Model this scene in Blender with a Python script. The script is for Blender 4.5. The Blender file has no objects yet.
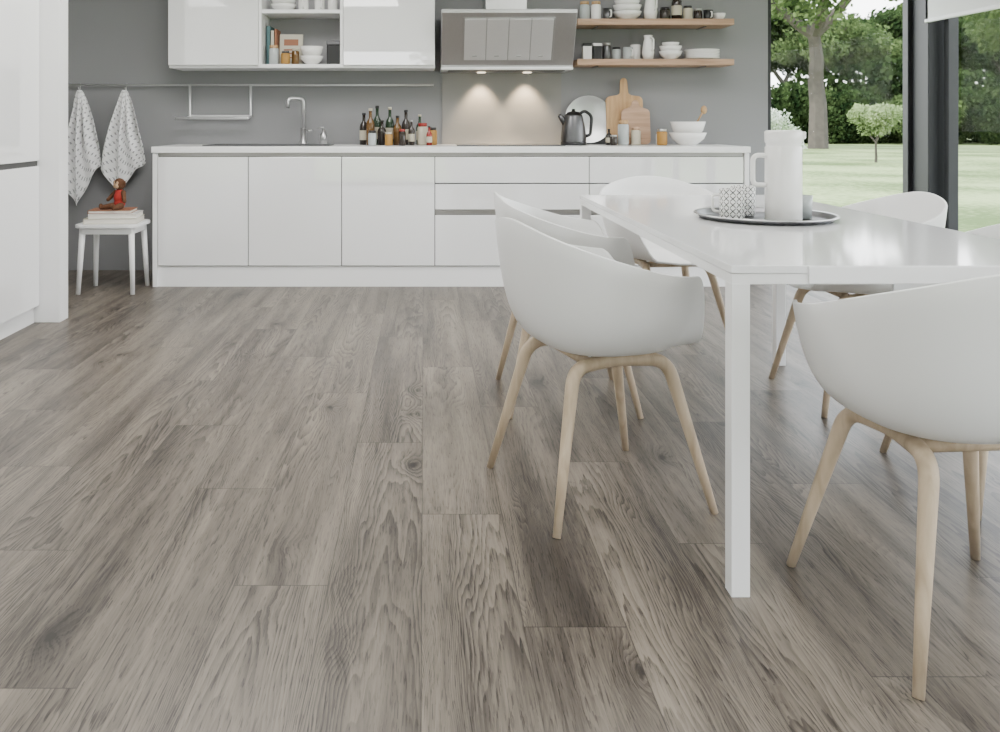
import bpy, bmesh, math, random
from mathutils import Vector, Matrix
random.seed(7)
S=bpy.context.scene
COL=S.collection
# ------------------------------------------------------------ materials
def nn(nt,t,**k):
    n=nt.nodes.new(t)
    for a,b in k.items(): setattr(n,a,b)
    return n
def setin(nt,sock,v):
    if hasattr(v,'is_output') or isinstance(v,bpy.types.NodeSocket): nt.links.new(v,sock)
    else: sock.default_value=v
def mth(nt,op,a,b=0.0,c=None):
    n=nn(nt,'ShaderNodeMath',operation=op)
    setin(nt,n.inputs[0],a); setin(nt,n.inputs[1],b)
    if c is not None: setin(nt,n.inputs[2],c)
    return n.outputs[0]
def mixc(nt,f,a,b,bt='MIX'):
    n=nn(nt,'ShaderNodeMix',data_type='RGBA',blend_type=bt)
    setin(nt,n.inputs[0],f)
    setin(nt,n.inputs[6],a if not isinstance(a,tuple) else (*a[:3],1))
    setin(nt,n.inputs[7],b if not isinstance(b,tuple) else (*b[:3],1))
    return n.outputs[2]
def newmat(name):
    m=bpy.data.materials.new(name); m.use_nodes=True
    nt=m.node_tree; nt.nodes.clear()
    out=nn(nt,'ShaderNodeOutputMaterial'); b=nn(nt,'ShaderNodeBsdfPrincipled')
    nt.links.new(b.outputs[0],out.inputs[0])
    return m,nt,b,out
def mat(name,col,rough=.5,metal=0.0,var=.04,scale=8.0,bump=0.0,emis=0,alpha=None,coat=0,trans=0,stretch=None,ior=None):
    m,nt,b,out=newmat(name)
    tc=nn(nt,'ShaderNodeTexCoord')
    no=nn(nt,'ShaderNodeTexNoise'); no.inputs['Scale'].default_value=scale; no.inputs['Detail'].default_value=4
    if stretch:
        mp=nn(nt,'ShaderNodeMapping'); mp.inputs['Scale'].default_value=stretch
        nt.links.new(tc.outputs['Object'],mp.inputs[0]); nt.links.new(mp.outputs[0],no.inputs['Vector'])
    else: nt.links.new(tc.outputs['Object'],no.inputs['Vector'])
    a=tuple(max(0,c*(1-var)) for c in col); d=tuple(min(1,c*(1+var)) for c in col)
    nt.links.new(mixc(nt,no.outputs['Fac'],a,d),b.inputs['Base Color'])
    b.inputs['Roughness'].default_value=rough; b.inputs['Metallic'].default_value=metal
    if ior: b.inputs['IOR'].default_value=ior
    if coat: b.inputs['Coat Weight'].default_value=coat; b.inputs['Coat Roughness'].default_value=.03
    if trans: b.inputs['Transmission Weight'].default_value=trans
    if bump:
        bu=nn(nt,'ShaderNodeBump'); bu.inputs['Strength'].default_value=bump; bu.inputs['Distance'].default_value=.01
        nt.links.new(no.outputs['Fac'],bu.inputs['Height']); nt.links.new(bu.outputs[0],b.inputs['Normal'])
    if emis:
        b.inputs['Emission Color'].default_value=(*col,1); b.inputs['Emission Strength'].default_value=emis
    return m
def wood(name,dark,light,scale=(3,40,40),rough=.5):
    m,nt,b,out=newmat(name)
    tc=nn(nt,'ShaderNodeTexCoord'); mp=nn(nt,'ShaderNodeMapping'); mp.inputs['Scale'].default_value=scale
    no=nn(nt,'ShaderNodeTexNoise'); no.inputs['Scale'].default_value=1.5; no.inputs['Detail'].default_value=6; no.inputs['Distortion'].default_value=.8
    nt.links.new(tc.outputs['Object'],mp.inputs[0]); nt.links.new(mp.outputs[0],no.inputs['Vector'])
    r=nn(nt,'ShaderNodeValToRGB'); r.color_ramp.elements[0].position=.3; r.color_ramp.elements[1].position=.7
    r.color_ramp.elements[0].color=(*dark,1); r.color_ramp.elements[1].color=(*light,1)
    nt.links.new(no.outputs['Fac'],r.inputs[0]); nt.links.new(r.outputs[0],b.inputs['Base Color'])
    b.inputs['Roughness'].default_value=rough
    return m
def floor_mat():
    m,nt,b,out=newmat('oak_plank_floor')
    g=nn(nt,'ShaderNodeNewGeometry'); s=nn(nt,'ShaderNodeSeparateXYZ'); nt.links.new(g.outputs['Position'],s.inputs[0])
    X,Y=s.outputs[0],s.outputs[1]
    W,L=.215,1.38
    xs=mth(nt,'DIVIDE',mth(nt,'ADD',X,20.0),W); row=mth(nt,'FLOOR',xs); fx=mth(nt,'FRACT',xs)
    ys=mth(nt,'ADD',mth(nt,'DIVIDE',mth(nt,'ADD',Y,30.0),L),mth(nt,'MULTIPLY',row,.372)); idn=mth(nt,'FLOOR',ys); fy=mth(nt,'FRACT',ys)
    cb=nn(nt,'ShaderNodeCombineXYZ'); nt.links.new(row,cb.inputs[0]); nt.links.new(idn,cb.inputs[1])
    w2=nn(nt,'ShaderNodeTexWhiteNoise',noise_dimensions='2D'); nt.links.new(cb.outputs[0],w2.inputs['Vector'])
    r=w2.outputs[0]; wc=nn(nt,'ShaderNodeSeparateColor'); nt.links.new(w2.outputs['Color'],wc.inputs[0])
    rA,rB,rC=wc.outputs[0],wc.outputs[1],wc.outputs[2]
    def coords(sx,sy,k,xin=None):
        c=nn(nt,'ShaderNodeCombineXYZ')
        nt.links.new(mth(nt,'MULTIPLY',xin if xin is not None else X,sx),c.inputs[0]); nt.links.new(mth(nt,'MULTIPLY',Y,sy),c.inputs[1])
        nt.links.new(mth(nt,'MULTIPLY',r,k),c.inputs[2]); return c.outputs[0]
    def noise(v,sc,det,dist=0.0,ro=.6):
        n=nn(nt,'ShaderNodeTexNoise'); n.inputs['Scale'].default_value=sc; n.inputs['Detail'].default_value=det
        n.inputs['Distortion'].default_value=dist; n.inputs['Roughness'].default_value=ro
        nt.links.new(v,n.inputs['Vector']); return n.outputs['Fac']
    def ss(v,a,b_):
        n=nn(nt,'ShaderNodeMapRange',interpolation_type='SMOOTHSTEP'); nt.links.new(v,n.inputs[0])
        n.inputs[1].default_value=a; n.inputs[2].default_value=b_; return n.outputs[0]
    vo=nn(nt,'ShaderNodeTexVoronoi'); vo.inputs['Scale'].default_value=1.0
    nt.links.new(coords(6.5,3.4,17),vo.inputs['Vector'])
    vs=nn(nt,'ShaderNodeSeparateColor'); nt.links.new(vo.outputs['Color'],vs.inputs[0])
    sel=mth(nt,'GREATER_THAN',vs.outputs[0],.66)
    dist=mth(nt,'ADD',vo.outputs['Distance'],mth(nt,'MULTIPLY',mth(nt,'SUBTRACT',noise(coords(34,20,3),1.0,3),.5),.14))
    d2=mth(nt,'MULTIPLY',dist,dist)
    kn=mth(nt,'MULTIPLY',mth(nt,'SUBTRACT',1.0,ss(dist,.035,.095)),sel)
    halo=mth(nt,'MULTIPLY',mth(nt,'POWER',2.718,mth(nt,'MULTIPLY',d2,-16.0)),sel)
    # the grain bends round the knots
    xk=mth(nt,'ADD',X,mth(nt,'MULTIPLY',halo,.035))
    wob=noise(coords(6,.9,90),1.0,3,.2,.5)
    wob2=noise(coords(26,1.9,23),1.0,3,.15,.5)
    xl=mth(nt,'ADD',mth(nt,'SUBTRACT',fx,.5),mth(nt,'MULTIPLY',mth(nt,'SUBTRACT',rA,.5),1.3))
    xl=mth(nt,'ADD',xl,mth(nt,'MULTIPLY',mth(nt,'SUBTRACT',wob,.5),.9))
    sg=mth(nt,'SUBTRACT',mth(nt,'MULTIPLY',mth(nt,'GREATER_THAN',rB,.5),2.0),1.0)
    f=mth(nt,'ADD',mth(nt,'MULTIPLY',mth(nt,'MULTIPLY',Y,sg),.42),mth(nt,'MULTIPLY',mth(nt,'MULTIPLY',xl,xl),2.6))
    f=mth(nt,'ADD',f,mth(nt,'MULTIPLY',wob2,.22)); f=mth(nt,'ADD',f,mth(nt,'MULTIPLY',halo,.30))
    rings=mth(nt,'FRACT',mth(nt,'MULTIPLY',f,12.0))
    rings=mth(nt,'MULTIPLY',mth(nt,'POWER',rings,1.8),mth(nt,'SUBTRACT',1.0,mth(nt,'POWER',rings,24.0)))
    rwt=mth(nt,'ADD',.05,mth(nt,'MULTIPLY',ss(noise(coords(3.5,.8,51),1.0,2),.38,.62),.24))
    broad=noise(coords(15,.8,60,xk),1.0,4,.5,.55)
    mask=noise(coords(5.5,.8,40),1.0,3)
    fine=noise(coords(140,7,31,xk),1.0,5,.2,.72)
    crk=ss(noise(coords(75,2.6,77,xk),1.0,3,.3,.55),.585,.66)     # dark open-grain streaks
    crm=ss(noise(coords(7,1.1,13),1.0,2),.42,.60)
    pores=noise(coords(290,17,11,xk),1.0,2,0,.5)
    dash=mth(nt,'MULTIPLY',mth(nt,'GREATER_THAN',pores,.585),.14)
    dash=mth(nt,'MULTIPLY',dash,mth(nt,'ADD',.5,mth(nt,'MULTIPLY',rings,1.0)))
    v=mth(nt,'ADD',mth(nt,'MULTIPLY',broad,.78),.115)
    v=mth(nt,'ADD',v,mth(nt,'MULTIPLY',mth(nt,'SUBTRACT',mask,.5),.45))
    v=mth(nt,'SUBTRACT',v,mth(nt,'MULTIPLY',mth(nt,'SUBTRACT',rings,.33),rwt))
    v=mth(nt,'ADD',v,mth(nt,'MULTIPLY',mth(nt,'SUBTRACT',fine,.5),.46))
    v=mth(nt,'ADD',v,mth(nt,'MULTIPLY',mth(nt,'SUBTRACT',rC,.5),.12))
    v=mth(nt,'SUBTRACT',v,mth(nt,'MULTIPLY',mth(nt,'MULTIPLY',crk,crm),.13))
    v=mth(nt,'SUBTRACT',v,dash)
    v=mth(nt,'SUBTRACT',v,mth(nt,'MULTIPLY',kn,.24)); v=mth(nt,'SUBTRACT',v,mth(nt,'MULTIPLY',halo,.14))
    cr=nn(nt,'ShaderNodeValToRGB'); e=cr.color_ramp.elements
    e[0].position=.08; e[0].color=(.014,.0105,.008,1); e[1].position=.76; e[1].color=(.238,.203,.162,1)
    for p,c in((.23,(.038,.0305,.0245)),(.36,(.073,.060,.0488)),(.50,(.132,.111,.0895))):
        x=e.new(p); x.color=(*c,1)
    nt.links.new(v,cr.inputs[0])
    ex=mth(nt,'MINIMUM',fx,mth(nt,'SUBTRACT',1.0,fx)); ey=mth(nt,'MINIMUM',fy,mth(nt,'SUBTRACT',1.0,fy))
    seam=mth(nt,'MAXIMUM',mth(nt,'LESS_THAN',ex,.0055),mth(nt,'LESS_THAN',ey,.0012))
    col=mixc(nt,mth(nt,'MULTIPLY',seam,.55),cr.outputs[0],(.02,.017,.014))
    nt.links.new(col,b.inputs['Base Color'])
    b.inputs['Specular IOR Level'].default_value=.40
    nt.links.new(mth(nt,'ADD',.31,mth(nt,'MULTIPLY',fine,.16)),b.inputs['Roughness'])
    bu=nn(nt,'ShaderNodeBump'); bu.inputs['Strength'].default_value=.08; bu.inputs['Distance'].default_value=.002
    nt.links.new(mth(nt,'SUBTRACT',fine,seam),bu.inputs['Height']); nt.links.new(bu.outputs[0],b.inputs['Normal'])
    return m
def glass_mat(name='window_glass',gf=.003):
    m=bpy.data.materials.new(name); m.use_nodes=True; nt=m.node_tree; nt.nodes.clear()
    o=nn(nt,'ShaderNodeOutputMaterial'); t=nn(nt,'ShaderNodeBsdfTransparent'); gl=nn(nt,'ShaderNodeBsdfGlossy'); gl.inputs['Roughness'].default_value=.02
    mx=nn(nt,'ShaderNodeMixShader'); mx.inputs[0].default_value=gf
    nt.links.new(t.outputs[0],mx.inputs[1]); nt.links.new(gl.outputs[0],mx.inputs[2]); nt.links.new(mx.outputs[0],o.inputs[0]); return m
def leaf_mat(name,c1,c2,tr=.35):
    m=bpy.data.materials.new(name); m.use_nodes=True; nt=m.node_tree; nt.nodes.clear()
    o=nn(nt,'ShaderNodeOutputMaterial'); d=nn(nt,'ShaderNodeBsdfDiffuse'); t=nn(nt,'ShaderNodeBsdfTranslucent')
    g=nn(nt,'ShaderNodeNewGeometry'); no=nn(nt,'ShaderNodeTexNoise'); no.inputs['Scale'].default_value=1.6; no.inputs['Detail'].default_value=4
    nt.links.new(g.outputs['Position'],no.inputs['Vector'])
    r=nn(nt,'ShaderNodeValToRGB'); r.color_ramp.elements[0].position=.35; r.color_ramp.elements[1].position=.65
    r.color_ramp.elements[0].color=(*c1,1); r.color_ramp.elements[1].color=(*c2,1)
    nt.links.new(no.outputs['Fac'],r.inputs[0]); nt.links.new(r.outputs[0],d.inputs[0]); nt.links.new(r.outputs[0],t.inputs[0])
    mx=nn(nt,'ShaderNodeMixShader'); mx.inputs[0].default_value=tr
    nt.links.new(d.outputs[0],mx.inputs[1]); nt.links.new(t.outputs[0],mx.inputs[2]); nt.links.new(mx.outputs[0],o.inputs[0]); return m

M={}
M['floor']=floor_mat()
M['wall']=mat('grey_wall_paint',(.245,.246,.252),.85,var=.02,scale=3,bump=.03)
M['whitewall']=mat('white_wall_paint',(.78,.78,.78),.8,var=.02,scale=3)
M['ceil']=mat('ceiling_paint',(.86,.86,.86),.9,var=.01)
M['gloss']=mat('gloss_white_lacquer',(.85,.85,.855),.02,var=.005,ior=2.1)
M['tabletop']=mat('table_white_lacquer',(.82,.82,.825),.07,var=.005,ior=1.6)
M['white']=mat('satin_white',(.85,.85,.85),.35,var=.01)
M['counter']=mat('countertop_white',(.87,.87,.87),.25,var=.02)
M['inner']=mat('cabinet_interior',(.36,.36,.37),.6)
M['gap']=mat('shadow_gap_grey',(.06,.06,.06),.5)
M['alu']=mat('brushed_aluminium',(.36,.35,.335),.35,1.0,var=.08,scale=2,stretch=(2,60,60))
M['steel']=mat('brushed_steel',(.60,.60,.60),.3,1.0,var=.06,scale=2,stretch=(60,60,2))
M['hood']=mat('hood_steel',(.52,.52,.525),.30,.95,var=.06,scale=2,stretch=(60,60,2))
M['filt']=mat('hood_filter_steel',(.80,.80,.81),.38,.85,var=.04,scale=2,stretch=(90,90,2))
M['dsteel']=mat('dark_steel',(.13,.13,.135),.35,.9)
M['black']=mat('black_plastic',(.012,.012,.013),.3)
M['blackgl']=mat('black_glass',(.01,.01,.012),.05)
M['frame']=mat('anthracite_frame',(.010,.011,.013),.5)
M['shell']=mat('chair_shell_white',(.82,.82,.815),.36,var=.01)
M['oak']=wood('soaped_oak',(.38,.29,.195),(.56,.45,.325),(18,18,2.2),.5)
M['shelfoak']=wood('shelf_wood',(.33,.20,.12),(.52,.34,.23),(1.6,25,25),.5)
M['board']=wood('board_wood',(.38,.22,.10),(.58,.38,.19),(20,20,2),.55)
M['splash']=mat('splash_panel',(.245,.236,.222),.45,var=.02)
M['ceram']=mat('white_ceramic',(.84,.83,.81),.2,var=.02)
M['glass']=glass_mat()
M['blind']=mat('roller_blind_fabric',(.84,.84,.84),.9,var=.01)
M['bark']=mat('tree_bark',(.06,.052,.042),.95,var=.5,scale=3,bump=.6)
M['leafd']=leaf_mat('leaves_dark',(.012,.026,.010),(.055,.085,.030))
M['leafm']=leaf_mat('leaves_mid',(.03,.055,.018),(.12,.165,.062))
M['leafl']=leaf_mat('leaves_light',(.14,.20,.08),(.29,.36,.17),.45)
M['blossom']=leaf_mat('blossom_white',(.22,.30,.16),(.66,.68,.62),.4)
M['red']=mat('red_cloth',(.40,.025,.018),.8)
M['brown']=mat('brown_plush',(.11,.045,.02),.95,var=.3,scale=60,bump=.4)
M['tan']=mat('tan_plush',(.5,.33,.2),.95,var=.1,scale=60)
M['amber']=mat('oil_bottle_glass',(.12,.06,.015),.08,var=.1)
M['green']=mat('green_bottle_glass',(.02,.045,.02),.06,var=.1)
M['dark']=mat('dark_bottle_glass',(.025,.018,.014),.06,var=.1)
M['label']=mat('paper_label',(.5,.46,.36),.8,var=.1,scale=30)
M['jam']=mat('jam_red',(.25,.02,.015),.2)
M['clear']=mat('clear_glass',(.40,.43,.43),.05,var=.05)
M['book1']=mat('book_cover_cream',(.55,.52,.42),.7)
M['book2']=mat('book_cover_teal',(.07,.15,.16),.6)
M['book3']=mat('book_cover_rust',(.30,.12,.06),.6)
M['paper']=mat('book_pages',(.75,.72,.65),.9,var=.08,scale=3,stretch=(1,1,200))
M['spice']=mat('spice_ochre',(.36,.19,.04),.6)

def pattern_mat(name,base,ink,sx,sy,kind):
    m,nt,b,out=newmat(name)
    uv=nn(nt,'ShaderNodeTexCoord'); s=nn(nt,'ShaderNodeSeparateXYZ'); nt.links.new(uv.outputs['UV'],s.inputs[0])
    u=mth(nt,'MULTIPLY',s.outputs[0],sx); v=mth(nt,'MULTIPLY',s.outputs[1],sy)
    row=mth(nt,'FLOOR',v)
    if kind=='cross': u=mth(nt,'ADD',u,mth(nt,'MULTIPLY',row,.5))
    fu=mth(nt,'ABSOLUTE',mth(nt,'SUBTRACT',mth(nt,'FRACT',u),.5)); fv=mth(nt,'ABSOLUTE',mth(nt,'SUBTRACT',mth(nt,'FRACT',v),.5))
    if kind=='cross':
        a=mth(nt,'MULTIPLY',mth(nt,'LESS_THAN',fu,.07),mth(nt,'LESS_THAN',fv,.24))
        c=mth(nt,'MULTIPLY',mth(nt,'LESS_THAN',fv,.07),mth(nt,'LESS_THAN',fu,.24))
        f=mth(nt,'MAXIMUM',a,c)
    else:
        a=mth(nt,'LESS_THAN',mth(nt,'ABSOLUTE',mth(nt,'SUBTRACT',fu,fv)),.10)
        f=mth(nt,'MULTIPLY',a,mth(nt,'LESS_THAN',fu,.42))
    nt.links.new(mixc(nt,f,base,ink),b.inputs['Base Color']); b.inputs['Roughness'].default_value=.6
    return m
M['towel']=pattern_mat('dish_towel_fabric',(.88,.88,.88),(.20,.20,.21),11,20,'cross')
M['mug']=pattern_mat('patterned_mug_glaze',(.82,.82,.80),(.01,.01,.01),12,5,'diamond')

# ------------------------------------------------------------ geometry helpers
def empty(name,loc=(0,0,0),rot=0):
    e=bpy.data.objects.new(name,None); COL.objects.link(e); e.location=loc; e.rotation_euler=(0,0,rot); e.empty_display_size=.1; return e
def obj(name,me,mats,parent=None,smooth=False):
    o=bpy.data.objects.new(name,me); COL.objects.link(o)
    if not isinstance(mats,(list,tuple)): mats=[mats]
    if len(me.materials)==0:
        for m in mats: me.materials.append(m)
    if smooth:
        for p in me.polygons: p.use_smooth=True
    if parent: o.parent=parent
    return o
def bevel(o,w,seg=2):
    m=o.modifiers.new('bev','BEVEL'); m.width=w; m.segments=seg; m.limit_method='ANGLE'; m.angle_limit=.6
def box(name,x0,x1,y0,y1,z0,z1,m,parent=None,bev=0.0):
    return boxes(name,[(x0,x1,y0,y1,z0,z1)],m,parent,bev)
def boxes(name,lst,m,parent=None,bev=0):
    vv=[];ff=[]
    for (x0,x1,y0,y1,z0,z1) in lst:
        n=len(vv)
        vv+=[(x,y,z) for x in(x0,x1) for y in(y0,y1) for z in(z0,z1)]
        ff+=[tuple(i+n for i in q) for q in[(0,1,3,2),(4,6,7,5),(0,4,5,1),(2,3,7,6),(0,2,6,4),(1,5,7,3)]]
    me=bpy.data.meshes.new(name); me.from_pydata(vv,[],ff); me.update(); o=obj(name,me,m,parent)
    if bev: bevel(o,bev)
    return o
def lathe(name,prof,m,parent=None,seg=40,loc=(0,0,0),uv=False):
    me=bpy.data.meshes.new(name); v=[];f=[]
    for i in range(seg):
        a=2*math.pi*i/seg
        for (r,z) in prof: v.append((r*math.cos(a),r*math.sin(a),z))
    n=len(prof)
    uvs=[]
    for i in range(seg):
        j=(i+1)%seg
        for k in range(n-1):
            f.append((i*n+k,j*n+k,j*n+k+1,i*n+k+1))
            z0,z1=prof[k][1],prof[k+1][1]
            uvs.append(((i/seg,z0*10),((i+1)/seg,z0*10),((i+1)/seg,z1*10),(i/seg,z1*10)))
    me.from_pydata(v,[],f); me.update()
    if uv:
        l=me.uv_layers.new(name='UVMap')
        for p,us in zip(me.polygons,uvs):
            for li,q in zip(p.loop_indices,us): l.data[li].uv=q
    o=obj(name,me,m,parent,True); o.location=loc
    return o
def sweep_data(pts,rad,sides=10,flat=1.0,up=Vector((0,0,1)),base=0,cap=True):
    pts=[Vector(p) for p in pts]; v=[];f=[]
    n=len(pts); prev=None
    for i,p in enumerate(pts):
        t=(pts[min(i+1,n-1)]-pts[max(i-1,0)]).normalized()
        if prev is None:
            a=t.cross(up)
            if a.length<.05: a=t.cross(Vector((0,1,0)))
            a.normalize()
        else:
            a=prev-t*prev.dot(t); a.normalize()
        prev=a; b=t.cross(a)
        r=rad[i] if isinstance(rad,(list,tuple)) else rad
        for k in range(sides):
            an=2*math.pi*k/sides
            v.append(tuple(p+a*math.cos(an)*r*flat+b*math.sin(an)*r))
    for i in range(n-1):
        for k in range(sides):
            k2=(k+1)%sides
            f.append((base+i*sides+k,base+i*sides+k2,base+(i+1)*sides+k2,base+(i+1)*sides+k))
    if cap:
        f.append(tuple(base+k for k in range(sides))[::-1]); f.append(tuple(base+(n-1)*sides+k for k in range(sides)))
    return v,f
def tube(name,pts,rad,m,parent=None,sides=12,flat=1.0,up=Vector((0,0,1))):
    v,f=sweep_data(pts,rad,sides,flat,up); me=bpy.data.meshes.new(name); me.from_pydata(v,[],f); me.update()
    o=obj(name,me,m,parent,True); return o
def rounded(pts,r,seg=6):
    pts=[Vector(p) for p in pts]; out=[pts[0]]
    for i in range(1,len(pts)-1):
        a,b,c=pts[i-1],pts[i],pts[i+1]
        d1=(a-b).normalized(); d2=(c-b).normalized(); rr=min(r,(a-b).length*.45,(c-b).length*.45)
        p0=b+d1*rr; p2=b+d2*rr
        for k in range(seg+1):
            t=k/seg; out.append(p0*(1-t)**2+b*2*t*(1-t)+p2*t*t)
    out.append(pts[-1]); return out
def ico(name,loc,scale,m,parent=None,sub=3):
    bm=bmesh.new(); bmesh.ops.create_icosphere(bm,subdivisions=sub,radius=1)
    me=bpy.data.meshes.new(name); bm.to_mesh(me); bm.free()
    me.transform(Matrix.Diagonal((*scale,1))); o=obj(name,me,m,parent,True); o.location=loc; return o

# ------------------------------------------------------------ room shell
BY=6.08; XL=-2.65; XR=3.62; YB=-3.2; H=2.62
box('floor',XL-.2,XR+.1,YB-.2,BY+.1,-.12,0,M['floor'])
box('ceiling',XL-.4,XR+.5,YB-.4,BY+.5,H,H+.2,M['ceil'])
box('wall_back',XL-.2,2.46,BY,BY+.25,0,H,M['wall'])
box('wall_left',XL-.2,XL,YB-.2,BY,0,H,M['whitewall'])
boxes('wall_rear',[(XL-.2,-1.9,YB-.2,YB,0,H),(3.0,XR+.1,YB-.2,YB,0,H),(-1.9,3.0,YB-.2,YB,2.35,H)],M['whitewall'])
boxes('wall_right',[(XR-.06,XR+.1,YB-.2,BY+.1,2.45,H),(XR-.06,XR+.1,YB-.2,YB+.4,0,2.45)],M['whitewall'])
def window(name,axis,c,a0,a1,z0,z1,fr=.07,th=.07,mull=()):
    e=empty(name)
    L=[]
    def add(p0,p1,q0,q1):
        if axis=='x': L.append((c-th/2,c+th/2,p0,p1,q0,q1))
        else: L.append((p0,p1,c-th/2,c+th/2,q0,q1))
    add(a0,a0+fr,z0,z1); add(a1-fr,a1,z0,z1); add(a0+fr,a1-fr,z0,z0+fr); add(a0+fr,a1-fr,z1-fr,z1)
    for mu in mull: add(mu-fr/2,mu+fr/2,z0+fr,z1-fr)
    boxes(name+'_frame',L,M['frame'],e,.004)
    if axis=='x': box(name+'_pane',c-.004,c+.004,a0+fr,a1-fr,z0+fr,z1-fr,M['glass'],e)
    else: box(name+'_pane',a0+fr,a1-fr,c-.004,c+.004,z0+fr,z1-fr,M['glass'],e)
window('window_1','y',BY+.05,2.46,3.50,0,2.45,.03)
window('window_2','x',XR,3.30,5.86,0,2.45,.05)
window('window_3','x',XR,.2,3.28,0,2.45)
window('window_4','x',XR,-2.8,.18,0,2.45,mull=(-1.3,))
window('window_5','y',YB-.1,-1.9,3.0,0,2.35,mull=(.55,))
box('trim_1',3.50,XR+.06,5.90,BY+.1,0,2.45,M['frame'],bev=.004)
bl=empty('roller_blind')
box('fabric',3.50,3.505,3.36,5.93,1.77,2.40,M['blind'],bl)
box('bottom_bar',3.49,3.515,3.36,5.93,1.752,1.775,M['white'],bl,.004)
tube('roller',[(3.5,3.34,2.41),(3.5,5.95,2.41)],.025,M['white'],bl)

def fill_panel(x,y,sx,sy,power):  # unseen soft fill panel under the ceiling, added to brighten the room
    e=empty('added_fill_panel',(x,y,0))
    box('fill_panel_back',-sx/2,sx/2,-sy/2,sy/2,H-.03,H-.001,M['white'],e)
    l=bpy.data.lights.new('fill_light','AREA'); l.shape='RECTANGLE'; l.size=sx*.94; l.size_y=sy*.94; l.energy=power; l.color=(1,.98,.96)
    o=bpy.data.objects.new('fill_light',l); COL.objects.link(o); o.parent=e; o.location=(0,0,H-.035)
for (x,y,p) in((-.9,3.9,64),(1.3,3.9,42),(-.9,.8,44),(1.3,.8,24)): fill_panel(x,y,1.2,1.2,p)

# ------------------------------------------------------------ kitchen base units
k=empty('kitchen_base_cabinets')
FY=5.46
x0,x1=-1.744,2.09
boxes('end_panels',[(x0,x0+.03,FY,BY-.002,0,.86),(x1-.03,x1,FY,BY-.002,0,.86)],M['white'],k,.002)
box('carcass',x0+.03,x1-.03,FY+.03,BY-.002,.13,.86,M['gap'],k)
box('plinth',x0+.03,x1-.03,FY+.015,FY+.04,.0,.13,M['white'],k)
box('worktop',x0-.005,x1+.005,FY-.012,BY-.001,.862,.902,M['counter'],k,.003)
dx=[x0+.033,-1.127,-.527,.072]
D=[]
for a,b_ in zip(dx[:-1],dx[1:]): D.append((a,b_-.005,FY,FY+.025,.137,.835))
boxes('doors',D,M['gloss'],k,.0025)
D=[];A=[]
for a,b_ in((.072,1.064),(1.064,x1-.033)):
    D+=[(a,b_-.005,FY,FY+.025,.668,.835),(a,b_-.005,FY,FY+.025,.497,.661),(a,b_-.005,FY,FY+.025,.137,.462)]
    A.append((a,b_-.004,FY+.004,FY+.03,.466,.493))
boxes('drawer_fronts',D,M['gloss'],k,.0025); boxes('grip_profiles',A,M['alu'],k)
boxes('grip_profile_top',[(x0+.033,x1-.033,FY+.015,FY+.03,.838,.861)],M['alu'],k)
box('splash_panel',.13,.98,BY-.012,BY-.002,.903,1.41,M['splash'],k)
boxes('sink_rim',[(-1.45,-.62,5.56,5.575,.902,.908),(-1.45,-.62,5.835,5.85,.902,.908),(-1.45,-1.435,5.575,5.835,.902,.908),(-.635,-.62,5.575,5.835,.902,.908)],M['dsteel'],k)
box('sink_bowl',-1.435,-.635,5.575,5.835,.9,.9035,M['dsteel'],k)
hb=empty('induction_hob'); box('glass_plate',.22,.92,5.56,5.98,.903,.909,M['blackgl'],hb,.002)
boxes('hob_rim',[(.215,.925,5.553,5.56,.903,.910)],M['dsteel'],hb)
f=empty('kitchen_faucet',(-.84,5.92,.9035))
lathe('faucet_base',[(0,0),(.028,0),(.028,.012),(.02,.02),(.02,.11),(0,.11)],M['hood'],f)
tube('faucet_spout',rounded([(0,0,.05),(0,0,.32),(-.10,-.06,.32),(-.10,-.06,.25)],.035),.013,M['hood'],f)
tube('faucet_lever',[(.015,0,.09),(.06,-.01,.10)],.006,M['hood'],f)
f=empty('soap_dispenser',(-.70,5.93,.9035))
lathe('dispenser_body',[(0,0),(.026,0),(.026,.07),(.012,.082),(.012,.11),(0,.11)],M['hood'],f)
tube('dispenser_pump',[(0,0,.10),(0,0,.118),(-.04,0,.116)],.006,M['hood'],f)

# ------------------------------------------------------------ upper cabinets
u=empty('kitchen_wall_cabinets')
UY=5.72; z0=1.425; z1=2.2
xa,xb,xc,xd=-1.722,-1.115,-.545,.074
box('left_carcass',xa,xb,UY+.022,BY-.002,z0,z1,M['white'],u,.002)
box('right_carcass',xc,xd,UY+.022,BY-.002,z0,z1,M['white'],u,.002)
boxes('wall_cabinet_doors',[(xa,xb-.002,UY,UY+.02,z0+.018,z1),(xc+.002,xd-.003,UY,UY+.02,z0+.018,z1)],M['gloss'],u,.0025)
boxes('niche_boards',[(xb+.001,xc-.001,UY+.005,BY-.03,z0,z0+.025),(xb+.001,xc-.001,UY+.02,BY-.03,1.795,1.82),(xb+.001,xc-.001,UY+.005,BY-.03,z1-.02,z1)],M['white'],u,.0015)
box('niche_back',xb+.001,xc-.001,BY-.03,BY-.002,z0,z1,M['inner'],u)
boxes('niche_sides',[(xb+.001,xb+.02,UY+.005,BY-.03,z0+.026,z1-.02),(xc-.02,xc-.001,UY+.005,BY-.03,z0+.026,z1-.02)],M['white'],u)

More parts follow.
